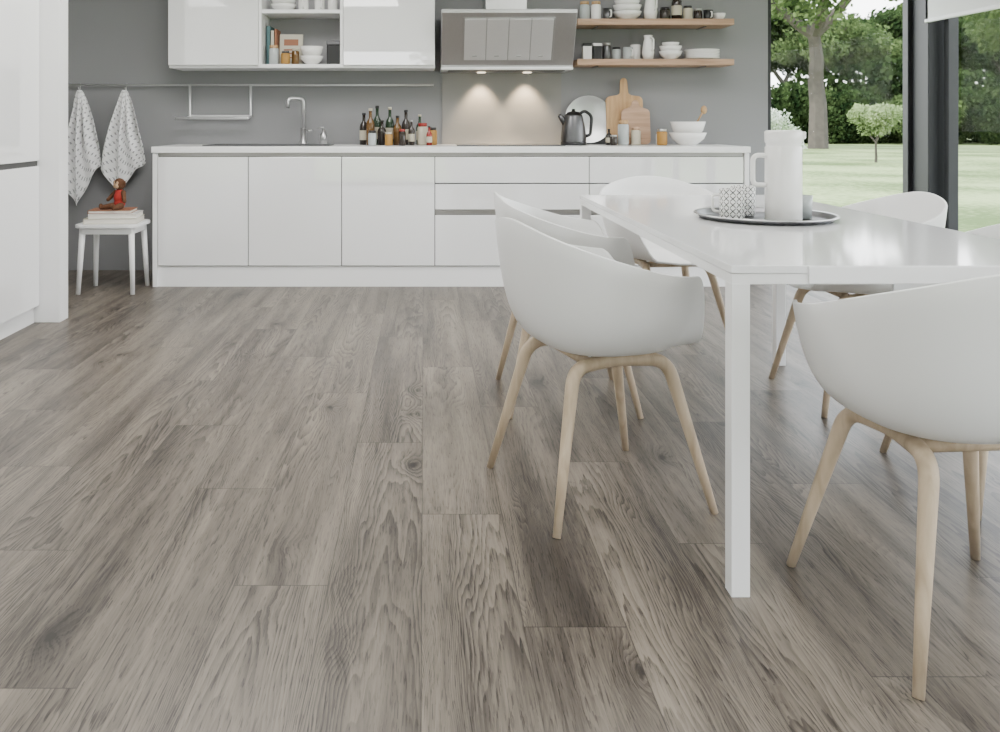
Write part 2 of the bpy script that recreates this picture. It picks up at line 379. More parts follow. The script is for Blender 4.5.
# ------------------------------------------------------------ hood (inclined)
h=empty('range_hood')
def prism(name,poly_yz,xa,xb,m,parent,bev=0):
    n=len(poly_yz); v=[(xa,y,z) for y,z in poly_yz]+[(xb,y,z) for y,z in poly_yz]
    f=[tuple(range(n))[::-1],tuple(range(n,2*n))]+[(i,(i+1)%n,n+(i+1)%n,n+i) for i in range(n)]
    me=bpy.data.meshes.new(name); me.from_pydata(v,[],f); me.update()
    bm=bmesh.new(); bm.from_mesh(me); bmesh.ops.recalc_face_normals(bm,faces=bm.faces); bm.to_mesh(me); bm.free()
    o=obj(name,me,m,parent)
    if bev: bevel(o,bev)
    return o
hx0,hx1=.115,1.005
prism('hood_body',[(5.56,1.80),(5.56,1.775),(5.74,1.44),(5.74,1.43),(BY-.014,1.43),(BY-.014,1.80)],hx0,hx1,M['hood'],h,.004)
box('hood_bottom_lip',hx0+.0,hx1-.0,5.725,BY-.014,1.412,1.429,M['filt'],h,.003)
dirv=Vector((0,5.74-5.56,1.44-1.775)).normalized(); nrm=Vector((0,dirv.z,-dirv.y)).normalized()
if nrm.y>0: nrm=-nrm
def slab(name,xa,xb,t0,t1,off,th,m,parent,bev=.002):
    p=Vector((0,5.56,1.775)); vv=[]
    for x in(xa,xb):
        for t in(t0,t1):
            for o_ in(off,off+th):
                q=p+dirv*t+nrm*o_; vv.append((x,q.y,q.z))
    me=bpy.data.meshes.new(name); me.from_pydata(vv,[],[(0,1,3,2),(4,6,7,5),(0,4,5,1),(2,3,7,6),(0,2,6,4),(1,5,7,3)]); me.update()
    bm=bmesh.new(); bm.from_mesh(me); bmesh.ops.recalc_face_normals(bm,faces=bm.faces); bm.to_mesh(me); bm.free()
    o=obj(name,me,m,parent); bevel(o,bev)
slab('filter_field',hx0+.14,hx1-.14,.03,.345,.0,.003,M['hood'],h)
for i in range(4):
    w=(hx1-hx0-.30)/4; a=hx0+.15+i*w
    slab('filter_%d'%(i+1),a+.003,a+w-.003,.04,.335,.004,.005,M['filt'],h)
    slab('filter_handle_%d'%(i+1),a+w/2-.015,a+w/2+.015,.30,.308,.009,.004,M['hood'],h,.001)
box('hood_light_bar',hx0+.05,hx1-.05,5.76,5.95,1.408,1.4115,M['dsteel'],h)
box('chimney',.42,.70,5.78,BY-.003,1.80,H-.001,M['steel'],h,.003)
HB=mat('hood_bulb',(1,.85,.65),.5,emis=3)
for x in(.40,.72):
    lathe('hood_spot',[(0,0),(.03,0),(.03,-.006),(0,-.006)],HB,h,24,(x,5.93,1.408))
    l=bpy.data.lights.new('hood_light','SPOT'); l.energy=26; l.color=(1,.78,.52); l.spot_size=math.radians(80); l.spot_blend=.7; l.shadow_soft_size=.02
    o=bpy.data.objects.new('hood_light',l); COL.objects.link(o); o.parent=h; o.location=(x,5.965,1.396); o.rotation_euler=(math.radians(14),0,0)

# ------------------------------------------------------------ wood shelves
for zz in(1.45,1.726):
    s=empty('wall_shelf'); box('board',1.05,2.125,5.82,BY-.002,zz,zz+.042,M['shelfoak'],s,.003)
    boxes('bracket',[(1.2,1.21,5.9,BY-.002,zz-.006,zz),(1.95,1.96,5.9,BY-.002,zz-.006,zz)],M['dsteel'],s)

# ------------------------------------------------------------ crockery library
def bowl(x,y,z,r,hh,m=None,name='ceramic_bowl',parent=None):
    return lathe(name,[(0,0),(r*.45,0),(r*.5,.006),(r*.85,hh*.5),(r,hh),(r*.96,hh),(r*.8,hh*.5),(r*.4,.014),(0,.012)],m or M['ceram'],parent,40,(x,y,z))
def bowls(x,y,z,lst):
    e=empty('bowl_stack',(x,y,z)); zz=0
    for i,(r,hh,dz) in enumerate(lst):
        zz+=dz; bowl(0,0,zz,r,hh,None,'bowl_%d'%(i+1),e)
def mug(x,y,z,r,hh,m=None,name='coffee_mug',ang=0,uv=False):
    e=empty(name,(x,y,z),ang)
    lathe('cup',[(0,0),(r*.85,0),(r*.95,.008),(r,hh),(r*.93,hh),(r*.88,.012),(0,.01)],m or M['ceram'],e,36,uv=uv)
    tube('handle',rounded([(r*.92,0,hh*.8),(r*1.55,0,hh*.78),(r*1.5,0,hh*.25),(r*.9,0,hh*.22)],.02),.005,M['ceram'],e,8)
    return e
def bottle(x,y,z,r,hh,m,cap=None,label=True,name='oil_bottle'):
    e=empty(name,(x,y,z))
    lathe('bottle_body',[(0,0),(r,0),(r,hh*.55),(r*.85,hh*.64),(r*.36,hh*.74),(r*.34,hh*.93),(r*.42,hh*.94),(0,hh*.94)],m,e,24)
    lathe('bottle_cap',[(0,hh*.93),(r*.45,hh*.93),(r*.45,hh),(0,hh)],cap or M['black'],e,20)
    if label: lathe('bottle_label',[(r*1.01,hh*.15),(r*1.02,hh*.45)],M['label'],e,24)
def jar(x,y,z,r,hh,m,lid,name='storage_jar'):
    e=empty(name,(x,y,z))
    lathe('jar_body',[(0,0),(r*.9,0),(r,.008),(r,hh*.78),(r*.8,hh*.86),(0,hh*.86)],m,e,28)
    lathe('jar_lid',[(0,hh*.84),(r*.86,hh*.84),(r*.88,hh),(0,hh)],lid,e,28)
def pitcher(x,y,z,r,hh,m=None,name='ceramic_pitcher',ang=0):
    e=empty(name,(x,y,z),ang)
    lathe('pitcher_body',[(0,0),(r*.8,0),(r,hh*.3),(r*.75,hh*.7),(r*.62,hh*.85),(r*.75,hh),(r*.66,hh),(r*.5,hh*.85),(0,hh*.1)],m or M['ceram'],e,32)
    tube('pitcher_handle',rounded([(r*.6,0,hh*.88),(r*1.5,0,hh*.85),(r*1.45,0,hh*.4),(r*.9,0,hh*.35)],.03),.006,m or M['ceram'],e,8)
def plates(x,y,z,r,n,name='plate_stack'):
    prof=[(0,0)]
    for i in range(n): prof+=[(r*.6,i*.011),(r,i*.011+.012),(r,i*.011+.015),(r*.62,i*.011+.009)]
    prof+=[(0,(n-1)*.011+.006)]
    return lathe(name,prof,M['ceram'],None,40,(x,y,z))
def book_upright(e,x,y,z,w,d,hh,m):
    box('pages',x+.002,x+w-.002,y+.004,y+d-.002,z+.003,z+hh-.003,M['paper'],e)
    boxes('cover',[(x,x+.002,y,y+d,z,z+hh),(x+w-.002,x+w,y,y+d,z,z+hh),(x,x+w,y,y+.003,z,z+hh)],m,e)

zc=.903
cols=['dark','amber','green','dark','green','amber','dark']
for i,(x,y,hh) in enumerate([(-.415,5.87,.22),(-.365,5.80,.25),(-.325,5.90,.27),(-.285,5.76,.17),(-.235,5.85,.26),(-.18,5.78,.20),(-.125,5.87,.24)]):
    bottle(x,y,zc,.030,hh,M[cols[i]],M['label'] if i%3==1 else M['black'],i%2==0)
bottle(-.085,5.76,zc,.022,.17,M['dark'],M['steel'],True,'pepper_bottle')
jar(-.01,5.80,zc,.035,.15,M['label'],M['jam'],'jam_jar'); jar(.06,5.84,zc,.03,.12,M['spice'],M['black'],'spice_jar')
jar(-.345,5.68,zc,.028,.10,M['clear'],M['black'],'spice_jar'); jar(-.235,5.68,zc,.026,.09,M['spice'],M['label'],'spice_jar'); jar(-.145,5.67,zc,.024,.11,M['dark'],M['jam'],'spice_jar'); bottle(-.03,5.93,zc,.026,.21,M['green'],M['label'],True); bottle(.035,5.73,zc,.02,.13,M['jam'],M['black'],True,'sauce_bottle')
e=empty('electric_kettle',(1.02,5.80,zc))
lathe('kettle_base',[(0,0),(.088,0),(.088,.02),(0,.02)],M['black'],e)
lathe('kettle_body',[(.084,.02),(.086,.04),(.078,.12),(.062,.195),(.058,.205),(0,.21)],M['dsteel'],e)
lathe('kettle_lid',[(.056,.205),(.04,.225),(.012,.23),(.012,.245),(0,.247)],M['black'],e)
tube('kettle_handle',rounded([(.04,-.0,.21),(.075,-.0,.235),(.125,0,.20),(.115,0,.07),(.082,0,.06)],.035),.011,M['black'],e)
tube('kettle_spout',[(-.055,0,.15),(-.085,0,.19),(-.10,0,.205)],[.028,.018,.012],M['dsteel'],e)
o=lathe('round_serving_tray',[(0,0),(.148,0),(.166,.012),(.171,.012),(.153,-.004),(0,-.004)],M['hood'],None,56,(1.17,6.042,1.078)); o.rotation_euler=(math.radians(84),0,0)
def cutting_board(x,y,z,w,hh,handle,tilt,m,name='cutting_board',rot=0):
    bm=bmesh.new(); pts=[]
    r=.03; c=.035; hw=.024
    def arc(cx,cz,a0,a1,r,n=6):
        for i in range(n+1):
            a=math.radians(a0+(a1-a0)*i/n); pts.append((cx+r*math.cos(a),cz+r*math.sin(a)))
    arc(w/2-r,r,-90,0,r); arc(w/2-c,hh-c,0,75,c)
    pts.append((hw+.025,hh+.006)); pts.append((hw+.006,hh+.02))
    arc(0,hh+handle-hw,0,180,hw,10)
    pts.append((-hw-.006,hh+.02)); pts.append((-hw-.025,hh+.006))
    arc(-w/2+c,hh-c,105,180,c); arc(-w/2+r,r,180,270,r)
    vs=[bm.verts.new((p[0],0,p[1])) for p in pts]; fc=bm.faces.new(vs)
    ex=bmesh.ops.extrude_face_region(bm,geom=[fc]); bmesh.ops.translate(bm,verts=[v for v in ex['geom'] if isinstance(v,bmesh.types.BMVert)],vec=(0,.018,0))
    bmesh.ops.recalc_face_normals(bm,faces=bm.faces)
    me=bpy.data.meshes.new(name); bm.to_mesh(me); bm.free(); o=obj(name,me,m); o.location=(x,y,z); o.rotation_euler=(math.radians(-tilt),rot,0); bevel(o,.003)
cutting_board(1.415,5.965,zc+.003,.26,.34,.13,7,M['board'])
cutting_board(1.475,5.90,zc+.003,.20,.25,.06,7,M['shelfoak'])
jar(1.36,5.80,zc,.037,.17,M['clear'],M['board']); jar(1.45,5.82,zc,.032,.12,M['label'],M['shelfoak'])
bottle(1.27,5.84,zc,.022,.11,M['dark'],M['black'],True,'pepper_bottle')
jar(1.28,5.74,zc,.025,.07,M['dark'],M['steel'],'spice_jar')
jar(1.63,5.86,zc,.03,.09,M['ceram'],M['board'],'spice_jar'); jar(1.61,5.75,zc,.034,.11,M['spice'],M['steel'],'spice_jar')
bowls(1.80,5.80,zc,[(.125,.085,0),(.118,.12,.04)])
e=empty('wooden_spoon',(1.86,5.80,zc+.15)); tube('spoon_handle',[(0,0,0),(.04,0,.07)],.006,M['board'],e,8); ico('spoon_head',(.05,0,.09),(.022,.012,.03),M['board'],e,2)

z=1.493
for i,x in enumerate((1.135,1.205)):
    e=empty('square_canister',(x,5.93,z)); box('canister_body',-.03,.03,-.03,.03,0,.095,M['ceram' if i%2==0 else 'black'],e,.004); box('canister_lid',-.031,.031,-.031,.031,.095,.115,M['black' if i%2==0 else 'ceram'],e,.004)
jar(1.275,5.93,z,.03,.12,M['dsteel'],M['steel']); jar(1.345,5.94,z,.032,.09,M['clear'],M['black']);
mug(1.415,5.90,z,.035,.085,M['clear'],'glass_cup',-1.2); mug(1.49,5.99,z,.035,.11,ang=1.5); pitcher(1.56,5.92,z,.042,.17,ang=-1.2)
bowls(1.72,5.93,z,[(.08,.06,0),(.078,.06,.035),(.06,.045,.04)])
plates(1.94,5.94,z,.12,6)
z=1.769
jar(1.12,5.93,z,.035,.13,M['clear'],M['board']); jar(1.20,5.93,z,.035,.13,M['ceram'],M['board']); mug(1.275,5.90,z,.033,.08,M['dsteel'],'metal_mug',-1.3)
bowls(1.42,5.94,z,[(.10,.06,0),(.10,.07,.035),(.09,.06,.045)])
pitcher(1.58,5.93,z,.048,.19,ang=-1.2); jar(1.68,5.93,z,.035,.09,M['dark'],M['black'])
bottle(1.76,5.92,z,.035,.22,M['dark'],M['black'],True,'dark_bottle'); jar(1.84,5.93,z,.032,.10,M['label'],M['black']); jar(1.91,5.93,z,.03,.08,M['dark'],M['steel'])
mug(1.98,5.92,z,.033,.07,M['black'],ang=-1.4); bowl(2.065,5.95,z,.045,.05)
z=1.451
e=empty('cookbook')
for (x,w,hh,mm) in((-1.087,.028,.27,'book2'),(-1.057,.024,.24,'book1'),(-1.031,.016,.25,'book3')): book_upright(e,x,5.86,z,w,.16,hh,M[mm])
e=empty('framed_recipe_card',(-.925,5.90,z+.002)); e.rotation_euler=(math.radians(-8),0,0)
box('card',-.08,.08,0,.01,0,.22,M['book1'],e); boxes('card_print',[(-.05,.05,-.001,0,.14,.185),(-.05,.03,-.001,0,.05,.06),(-.05,.04,-.001,0,.08,.09),(-.05,.045,-.001,0,.105,.115)],M['book3'],e)
jar(-1.02,5.78,z,.033,.13,M['clear'],M['board']); jar(-.94,5.77,z,.03,.09,M['spice'],M['dsteel']); jar(-.875,5.79,z,.026,.11,M['amber'],M['label'])
bowls(-.77,5.83,z,[(.08,.06,0),(.08,.09,.035)])
e=empty('square_canister',(-.625,5.90,z)); box('canister_body',-.045,.045,-.045,.045,0,.14,M['black'],e,.004); box('canister_lid',-.047,.047,-.047,.047,.14,.17,M['dsteel'],e,.004)
z=1.821
bowls(-.97,5.88,z,[(.09,.05,0),(.09,.06,.03)]); mug(-.83,5.85,z,.036,.09,ang=-1.5); mug(-.72,5.86,z,.036,.09,ang=-1.2); jar(-.63,5.86,z,.033,.13,M['ceram'],M['board'])

# ------------------------------------------------------------ rail, towel rack, towels
r=empty('towel_rail')
RZ=1.322
tube('rail',[(-2.60,BY-.04,RZ),(.07,BY-.04,RZ)],.0075,M['steel'],r)
for x in(-2.5,-1.6,-.7,.0): tube('rail_mount',[(x,BY-.002,RZ),(x,BY-.04,RZ)],.005,M['steel'],r)
tube('rack',rounded([(-1.66,BY-.05,RZ),(-1.66,BY-.05,RZ-.22),(-1.23,BY-.05,RZ-.22),(-1.23,BY-.05,RZ)],.01),.009,M['filt'],r)
tube('rack_front',rounded([(-1.74,BY-.14,RZ-.235),(-1.23,BY-.14,RZ-.235),(-1.23,BY-.05,RZ-.22)],.01),.009,M['filt'],r)
tube('rack_side',[(-1.66,BY-.05,RZ-.22),(-1.66,BY-.14,RZ-.235)],.007,M['filt'],r)
for x in(-2.44,-2.11):
    tube('hook',rounded([(x,BY-.04,RZ+.01),(x,BY-.055,RZ-.04),(x,BY-.075,RZ-.035),(x,BY-.078,RZ-.015)],.01),.004,M['steel'],r,8)
def towel(x,top,wid,L,seed):
    rnd=random.Random(seed); NU,NV=60,50; v=[];f=[]
    ph=rnd.random()*6
    for j in range(NV+1):
        t=j/NV
        for i in range(NU+1):
            u_=i/NU*2-1
            w=.012+wid*(t**.75)*(1-.18*max(0,t-.75)*4*.5)
            Lu=L*(1-.26*abs(u_+.25)**1.2 + .05*math.sin(u_*5+ph))
            xx=x+u_*w+.012*math.sin(u_*7+ph+t*2)*t
            yy=BY-.105-.040*(math.sin(u_*10+ph+1.2*math.sin(t*3))*min(1,t*2.2)*(.4+.6*(1-t)+.2))-.01*math.cos(u_*4)
            v.append((xx,yy,top-t*Lu))
    for j in range(NV):
        for i in range(NU):
            a=j*(NU+1)+i; f.append((a,a+NU+1,a+NU+2,a+1))
    me=bpy.data.meshes.new('dish_towel'); me.from_pydata(v,[],f); me.update()
    l=me.uv_layers.new(name='UVMap')
    for p in me.polygons:
        for li,vi in zip(p.loop_indices,p.vertices): l.data[li].uv=((vi%(NU+1))/NU,(vi//(NU+1))/NV)
    o=obj('dish_towel',me,M['towel'],None,True); sm=o.modifiers.new('s','SOLIDIFY'); sm.thickness=.003; sm.offset=-1
towel(-2.425,1.285,.155,.80,3); towel(-2.11,1.285,.165,.72,9)

# ------------------------------------------------------------ stool with books and toy
st=empty('stool',(-1.957,5.36,0))
def rbox(name,w,d,z0,z1,m,parent,r=.05):
    bm=bmesh.new(); pts=[]
    for cx,cy,a0 in((w/2-r,d/2-r,0),(-w/2+r,d/2-r,90),(-w/2+r,-d/2+r,180),(w/2-r,-d/2+r,270)):
        for i in range(7):
            a=math.radians(a0+15*i); pts.append((cx+r*math.cos(a),cy+r*math.sin(a)))
    vs=[bm.verts.new((p[0],p[1],z0)) for p in pts]; fc=bm.faces.new(vs)
    ex=bmesh.ops.extrude_face_region(bm,geom=[fc]); bmesh.ops.translate(bm,verts=[v for v in ex['geom'] if isinstance(v,bmesh.types.BMVert)],vec=(0,0,z1-z0))
    bmesh.ops.recalc_face_normals(bm,faces=bm.faces)
    me=bpy.data.meshes.new(name); bm.to_mesh(me); bm.free(); o=obj(name,me,m,parent); bevel(o,.004); return o
rbox('seat',.385,.32,.408,.430,M['white'],st)
rbox('seat_apron',.33,.27,.368,.408,M['white'],st,.02)
for i,(sx,sy) in enumerate(((-1,-1),(1,-1),(-1,1),(1,1))):
    tube('leg_%d'%(i+1),[(sx*.150,sy*.112,.407),(sx*.168,sy*.14,0)],[.019,.014],M['white'],st,14)
bk=empty('book_stack',(-1.95,5.36,.4305),.12)
def flatbook(e,w,d,z,hh,m,ox=0):
    box('pages',-w/2+.004+ox,w/2-.004+ox,-d/2+.004,d/2-.004,z+.003,z+hh-.003,M['paper'],e)
    boxes('cover',[(-w/2+ox,w/2+ox,-d/2,d/2,z,z+.003),(-w/2+ox,w/2+ox,-d/2,d/2,z+hh-.003,z+hh),(-w/2+ox,-w/2+.003+ox,-d/2,d/2,z,z+hh)],m,e)
flatbook(bk,.32,.24,0,.034,M['book1']); flatbook(bk,.29,.21,.034,.028,M['ceram'],.01); flatbook(bk,.26,.19,.062,.020,M['book3'],-.01)
ty=empty('plush_monkey',(-1.92,5.36,.5135),-.5); ty.scale=(1.15,1.15,1.15)
def blob(name,parts,m,parent):
    bm=bmesh.new()
    for (c,sc) in parts:
        r_=bmesh.ops.create_icosphere(bm,subdivisions=2,radius=1)
        for vtx in r_['verts']: vtx.co=Vector((vtx.co.x*sc[0]+c[0],vtx.co.y*sc[1]+c[1],vtx.co.z*sc[2]+c[2]))
    me=bpy.data.meshes.new(name); bm.to_mesh(me); bm.free(); o=obj(name,me,m,parent,True)
    rm=o.modifiers.new('r','REMESH'); rm.mode='VOXEL'; rm.voxel_size=.004; rm.use_smooth_shade=True
def limb(a,b,r0,r1,n=6):
    return [((a[0]+(b[0]-a[0])*i/n,a[1]+(b[1]-a[1])*i/n,a[2]+(b[2]-a[2])*i/n),(r0+(r1-r0)*i/n,)*3) for i in range(n+1)]
blob('head_and_limbs',[((0,0,.135),(.034,.032,.034)),((-.036,0,.142),(.012,.007,.013)),((.036,0,.142),(.012,.007,.013))]+limb((-.03,0,.09),(-.055,-.03,.05),.014,.011)+limb((.03,0,.09),(.06,-.02,.045),.014,.011)
  +limb((-.022,-.01,.018),(-.04,-.08,.013),.019,.013)+limb((.022,-.01,.018),(.045,-.075,.013),.019,.013)+[((-.042,-.09,.018),(.013,.011,.018)),((.048,-.085,.018),(.013,.011,.018))],M['brown'],ty)
blob('shirt',[((0,0,.03),(.034,.030,.03)),((0,0,.06),(.034,.03,.04)),((0,0,.085),(.027,.024,.025))],M['red'],ty)
blob('face',[((0,-.022,.126),(.020,.016,.016)),((-.010,-.024,.142),(.010,.008,.011)),((.010,-.024,.142),(.010,.008,.011))],M['tan'],ty)
ico('eye_1',(-.009,-.033,.144),(.003,.003,.003),M['black'],ty,1); ico('eye_2',(.009,-.033,.144),(.003,.003,.003),M['black'],ty,1)

# ------------------------------------------------------------ tall cabinets on the left
t=empty('tall_cabinets')
TX=-2.03
ys=[1.50,2.10,2.70,3.30,3.90,4.49]
box('carcass',XL+.002,TX-.022,1.5,4.49,.09,2.3,M['gap'],t); box('plinth',XL+.002,TX-.03,1.5,4.49,0,.09,M['white'],t)
D=[]
for a,b_ in zip(ys[:-1],ys[1:]): D+=[(TX-.02,TX,a+.002,b_-.002,.092,.828),(TX-.02,TX,a+.002,b_-.002,.856,2.3)]
boxes('tall_doors',D,M['gloss'],t,.0025)
box('grip_strip',TX-.021,TX-.012,1.5,4.49,.828,.856,M['gap'],t)
box('end_panel',XL+.002,-1.925,4.492,4.60,0,2.3,M['white'],t,.003)
box('near_end_panel',XL+.002,TX,1.47,1.498,0,2.3,M['white'],t,.002)

# ------------------------------------------------------------ dining table
tb=empty('dining_table')
tx0,tx1,ty0,ty1=.684,1.572,1.893,3.735
box('tabletop',tx0,tx1,ty0,ty1,.722,.74,M['tabletop'],tb,.002)
boxes('apron',[(tx0+.002,tx1-.002,ty0+.002,ty0+.04,.698,.7215),(tx0+.002,tx1-.002,ty1-.04,ty1-.002,.698,.7215),(tx0+.002,tx0+.04,ty0+.04,ty1-.04,.698,.7215),(tx1-.04,tx1-.002,ty0+.04,ty1-.04,.698,.7215)],M['white'],tb,.001)
box('extension_leaf_edge',.856,tx1-.004,ty0-.004,ty0+.002,.701,.738,M['white'],tb,.001)
lw=.043
for i,(a,b_) in enumerate(((tx0,ty0),(tx1-lw,ty0),(tx0,ty1-lw),(tx1-lw,ty1-lw))):
    box('leg_%d'%(i+1),a+.001,a+lw,b_+.001,b_+lw-.001,0,.7,M['white'],tb,.002)

# ------------------------------------------------------------ chairs
def sstep(a,b,x):
    t=max(0,min(1,(x-a)/(b-a))); return t*t*(3-2*t)
def shell_mesh():
    NA,NT=120,22; v=[];f=[]
    a_,b_,n=.264,.296,2.6; seat=.432
    v.append((0.01,0,seat-.004))
    for i in range(NA):
        ph=-math.pi+2*math.pi*i/NA; ad=abs(math.degrees(ph)); c=-math.cos(ph); s=math.sin(ph)
        R=(abs(c/a_)**n+abs(s/b_)**n)**(-1/n)
        hh=.650+.140*(.5+.5*math.cos(min(ad,128)/128*math.pi))
        k_=sstep(122,152,ad); hr=hh*(1-k_)+(seat+.012-.012*sstep(150,175,ad))*k_
        dz=hr-seat
        P=[(.46,seat),(.80,seat-.002),(.92,seat+.22*max(dz,0)),(1.0,hr)]
        if ad>150: P[3]=(.97,hr)
        for j in range(1,NT+1):
            t=j/NT
            if t<.3: rr=.46*t/.3; zz=seat-.004+.004*(t/.3)**2
            else:
                w=(t-.3)/.7; q=[(1-w)**3,3*w*(1-w)**2,3*w*w*(1-w),w**3]
                rr=sum(q[m_]*P[m_][0] for m_ in range(4)); zz=sum(q[m_]*P[m_][1] for m_ in range(4))
            v.append((c*R*rr,s*R*rr,zz))
    for i in range(NA):
        i2=(i+1)%NA; f.append((0,1+i2*NT,1+i*NT))
        for j in range(NT-1):
            f.append((1+i*NT+j,1+i2*NT+j,1+i2*NT+j+1,1+i*NT+j+1))
    me=bpy.data.meshes.new('chair_shell'); me.from_pydata(v,[],f); me.update()
    bm=bmesh.new(); bm.from_mesh(me); bmesh.ops.recalc_face_normals(bm,faces=bm.faces); bm.to_mesh(me); bm.free()
    for p in me.polygons: p.use_smooth=True
    return me
def frame_mesh():
    vv=[];ff=[]
    for sy in(-1,1):
        pts=rounded([(-.235,sy*.232,0),(-.187,sy*.187,.21),(-.142,sy*.145,.402),(0,sy*.128,.410),(.142,sy*.145,.402),(.187,sy*.187,.21),(.235,sy*.232,0)],.05,7)
        rad=[]
        for p in pts: rad.append(.0105+.0080*min(1,p.z/.38))
        v,f=sweep_data(pts,rad,14,1.0,Vector((0,1,0)),len(vv)); vv+=v; ff+=f
    for x in(-.09,.09):
        v,f=sweep_data([(x,-.135,.407),(x,.135,.407)],[.014,.014],10,1.0,Vector((0,0,1)),len(vv)); vv+=v; ff+=f
    me=bpy.data.meshes.new('chair_legs'); me.from_pydata(vv,[],ff); me.update()
    for p in me.polygons: p.use_smooth=True
    return me
SM=shell_mesh(); FM=frame_mesh()
def chair(x,y,deg):
    e=empty('dining_chair',(x,y,0),math.radians(deg))
    o=obj('seat_shell',SM,M['shell'],e); s=o.modifiers.new('s','SOLIDIFY'); s.thickness=.009; s.offset=0
    b=o.modifiers.new('b','BEVEL'); b.width=.003; b.segments=2; b.limit_method='ANGLE'; b.angle_limit=1.0
    obj('leg_frame',FM,M['oak'],e)
chair(.495,2.457,17); chair(.54,3.27,0); chair(1.125,1.815,94)
chair(1.67,3.28,180); chair(1.71,2.50,180); chair(1.14,4.0,-84)

# ------------------------------------------------------------ things on table
tz=.7405
tr=empty('serving_tray',(1.13,2.82,tz)); tr.scale=(.95,.95,1)
lathe('tray_plate',[(0,0),(.20,0),(.212,.004),(.226,.016),(.232,.016),(.216,.0),(.20,-.0005)],M['dsteel'],tr,64)
ob=lathe('tray_rim',[(.226,.0155),(.234,.018),(.238,.014),(.232,.0145)],M['steel'],tr,64)
tp=tz+.003
j=empty('vacuum_jug',(1.15,2.72,tp))
lathe('jug_body',[(0,0),(.054,0),(.056,.004),(.056,.235),(.053,.24)],M['ceram'],j,48)
lathe('jug_neck',[(.053,.24),(.053,.248),(.056,.252),(.0575,.285),(.052,.29),(0,.288)],M['ceram'],j,48)
box('jug_spout',.045,.068,-.014,.014,.262,.286,M['ceram'],j,.004)
tube('jug_handle',rounded([(-.052,0,.21),(-.098,0,.21),(-.098,0,.115),(-.052,0,.115)],.045,10),.008,M['ceram'],j,12,1.0)
mug(1.0,2.76,tp,.040,.10,M['mug'],'patterned_mug',2.6,uv=True)
mug(1.085,2.89,tp,.040,.10,M['mug'],'patterned_mug',1.6,uv=True)
e=empty('drinking_glass',(1.25,2.80,tp)); lathe('glass_body',[(0,0),(.025,0),(.028,.075),(.026,.075),(.022,.006),(0,.006)],M['clear'],e,28)

# ------------------------------------------------------------ garden
def plane_grid(name,x0,x1,y0,y1,n,fn,m):
    v=[];f=[]
    for j in range(n+1):
        for i in range(n+1):
            x=x0+(x1-x0)*i/n; y=y0+(y1-y0)*j/n; v.append((x,y,fn(x,y)))
    for j in range(n):
        for i in range(n):
            a=j*(n+1)+i; f.append((a,a+1,a+n+2,a+n+1))
    me=bpy.data.meshes.new(name); me.from_pydata(v,[],f); me.update(); return obj(name,me,m,None,True)
def grass_mat():
    m,nt,b,out=newmat('lawn_grass')
    g=nn(nt,'ShaderNodeNewGeometry')
    n1=nn(nt,'ShaderNodeTexNoise'); n1.inputs['Scale'].default_value=.35; n1.inputs['Detail'].default_value=5
    n2=nn(nt,'ShaderNodeTexNoise'); n2.inputs['Scale'].default_value=9; n2.inputs['Detail'].default_value=6
    nt.links.new(g.outputs['Position'],n1.inputs['Vector']); nt.links.new(g.outputs['Position'],n2.inputs['Vector'])
    v=mth(nt,'ADD',mth(nt,'MULTIPLY',n1.outputs['Fac'],.6),mth(nt,'MULTIPLY',n2.outputs['Fac'],.4))
    r=nn(nt,'ShaderNodeValToRGB'); r.color_ramp.elements[0].position=.40; r.color_ramp.elements[1].position=.58
    r.color_ramp.elements[0].color=(.070,.105,.034,1); r.color_ramp.elements[1].color=(.22,.27,.12,1)
    nt.links.new(v,r.inputs[0]); nt.links.new(r.outputs[0],b.inputs['Base Color']); b.inputs['Roughness'].default_value=.9; b.inputs['Specular IOR Level'].default_value=.1
    return m
plane_grid('lawn_ground',-60,140,-60,140,60,lambda x,y:-.13,grass_mat())
box('terrace_paving',XR+.1,XR+1.4,YB-1,BY+1.4,-.129,-.02,mat('paving_stone',(.36,.35,.33),.8,var=.15,scale=4))
def leaves(vv,ff,mi,center,rad,n,size,rnd,idx):
    for _ in range(n):
        while True:
            p=Vector((rnd.uniform(-1,1),rnd.uniform(-1,1),rnd.uniform(-1,1)))
            if .25<p.length<1: break
        p=Vector((p.x*rad[0],p.y*rad[1],p.z*rad[2]))+center
        a=Vector((rnd.gauss(0,1),rnd.gauss(0,1),rnd.gauss(0,1))).normalized(); b=a.orthogonal().normalized()
        c=a.cross(b); s=size*rnd.uniform(.6,1.3); k_=len(vv)
        vv+= [tuple(p-b*s),tuple(p-c*s*.55),tuple(p+b*s),tuple(p+c*s*.55)]
        ff.append((k_,k_+1,k_+2,k_+3)); mi.append(idx)
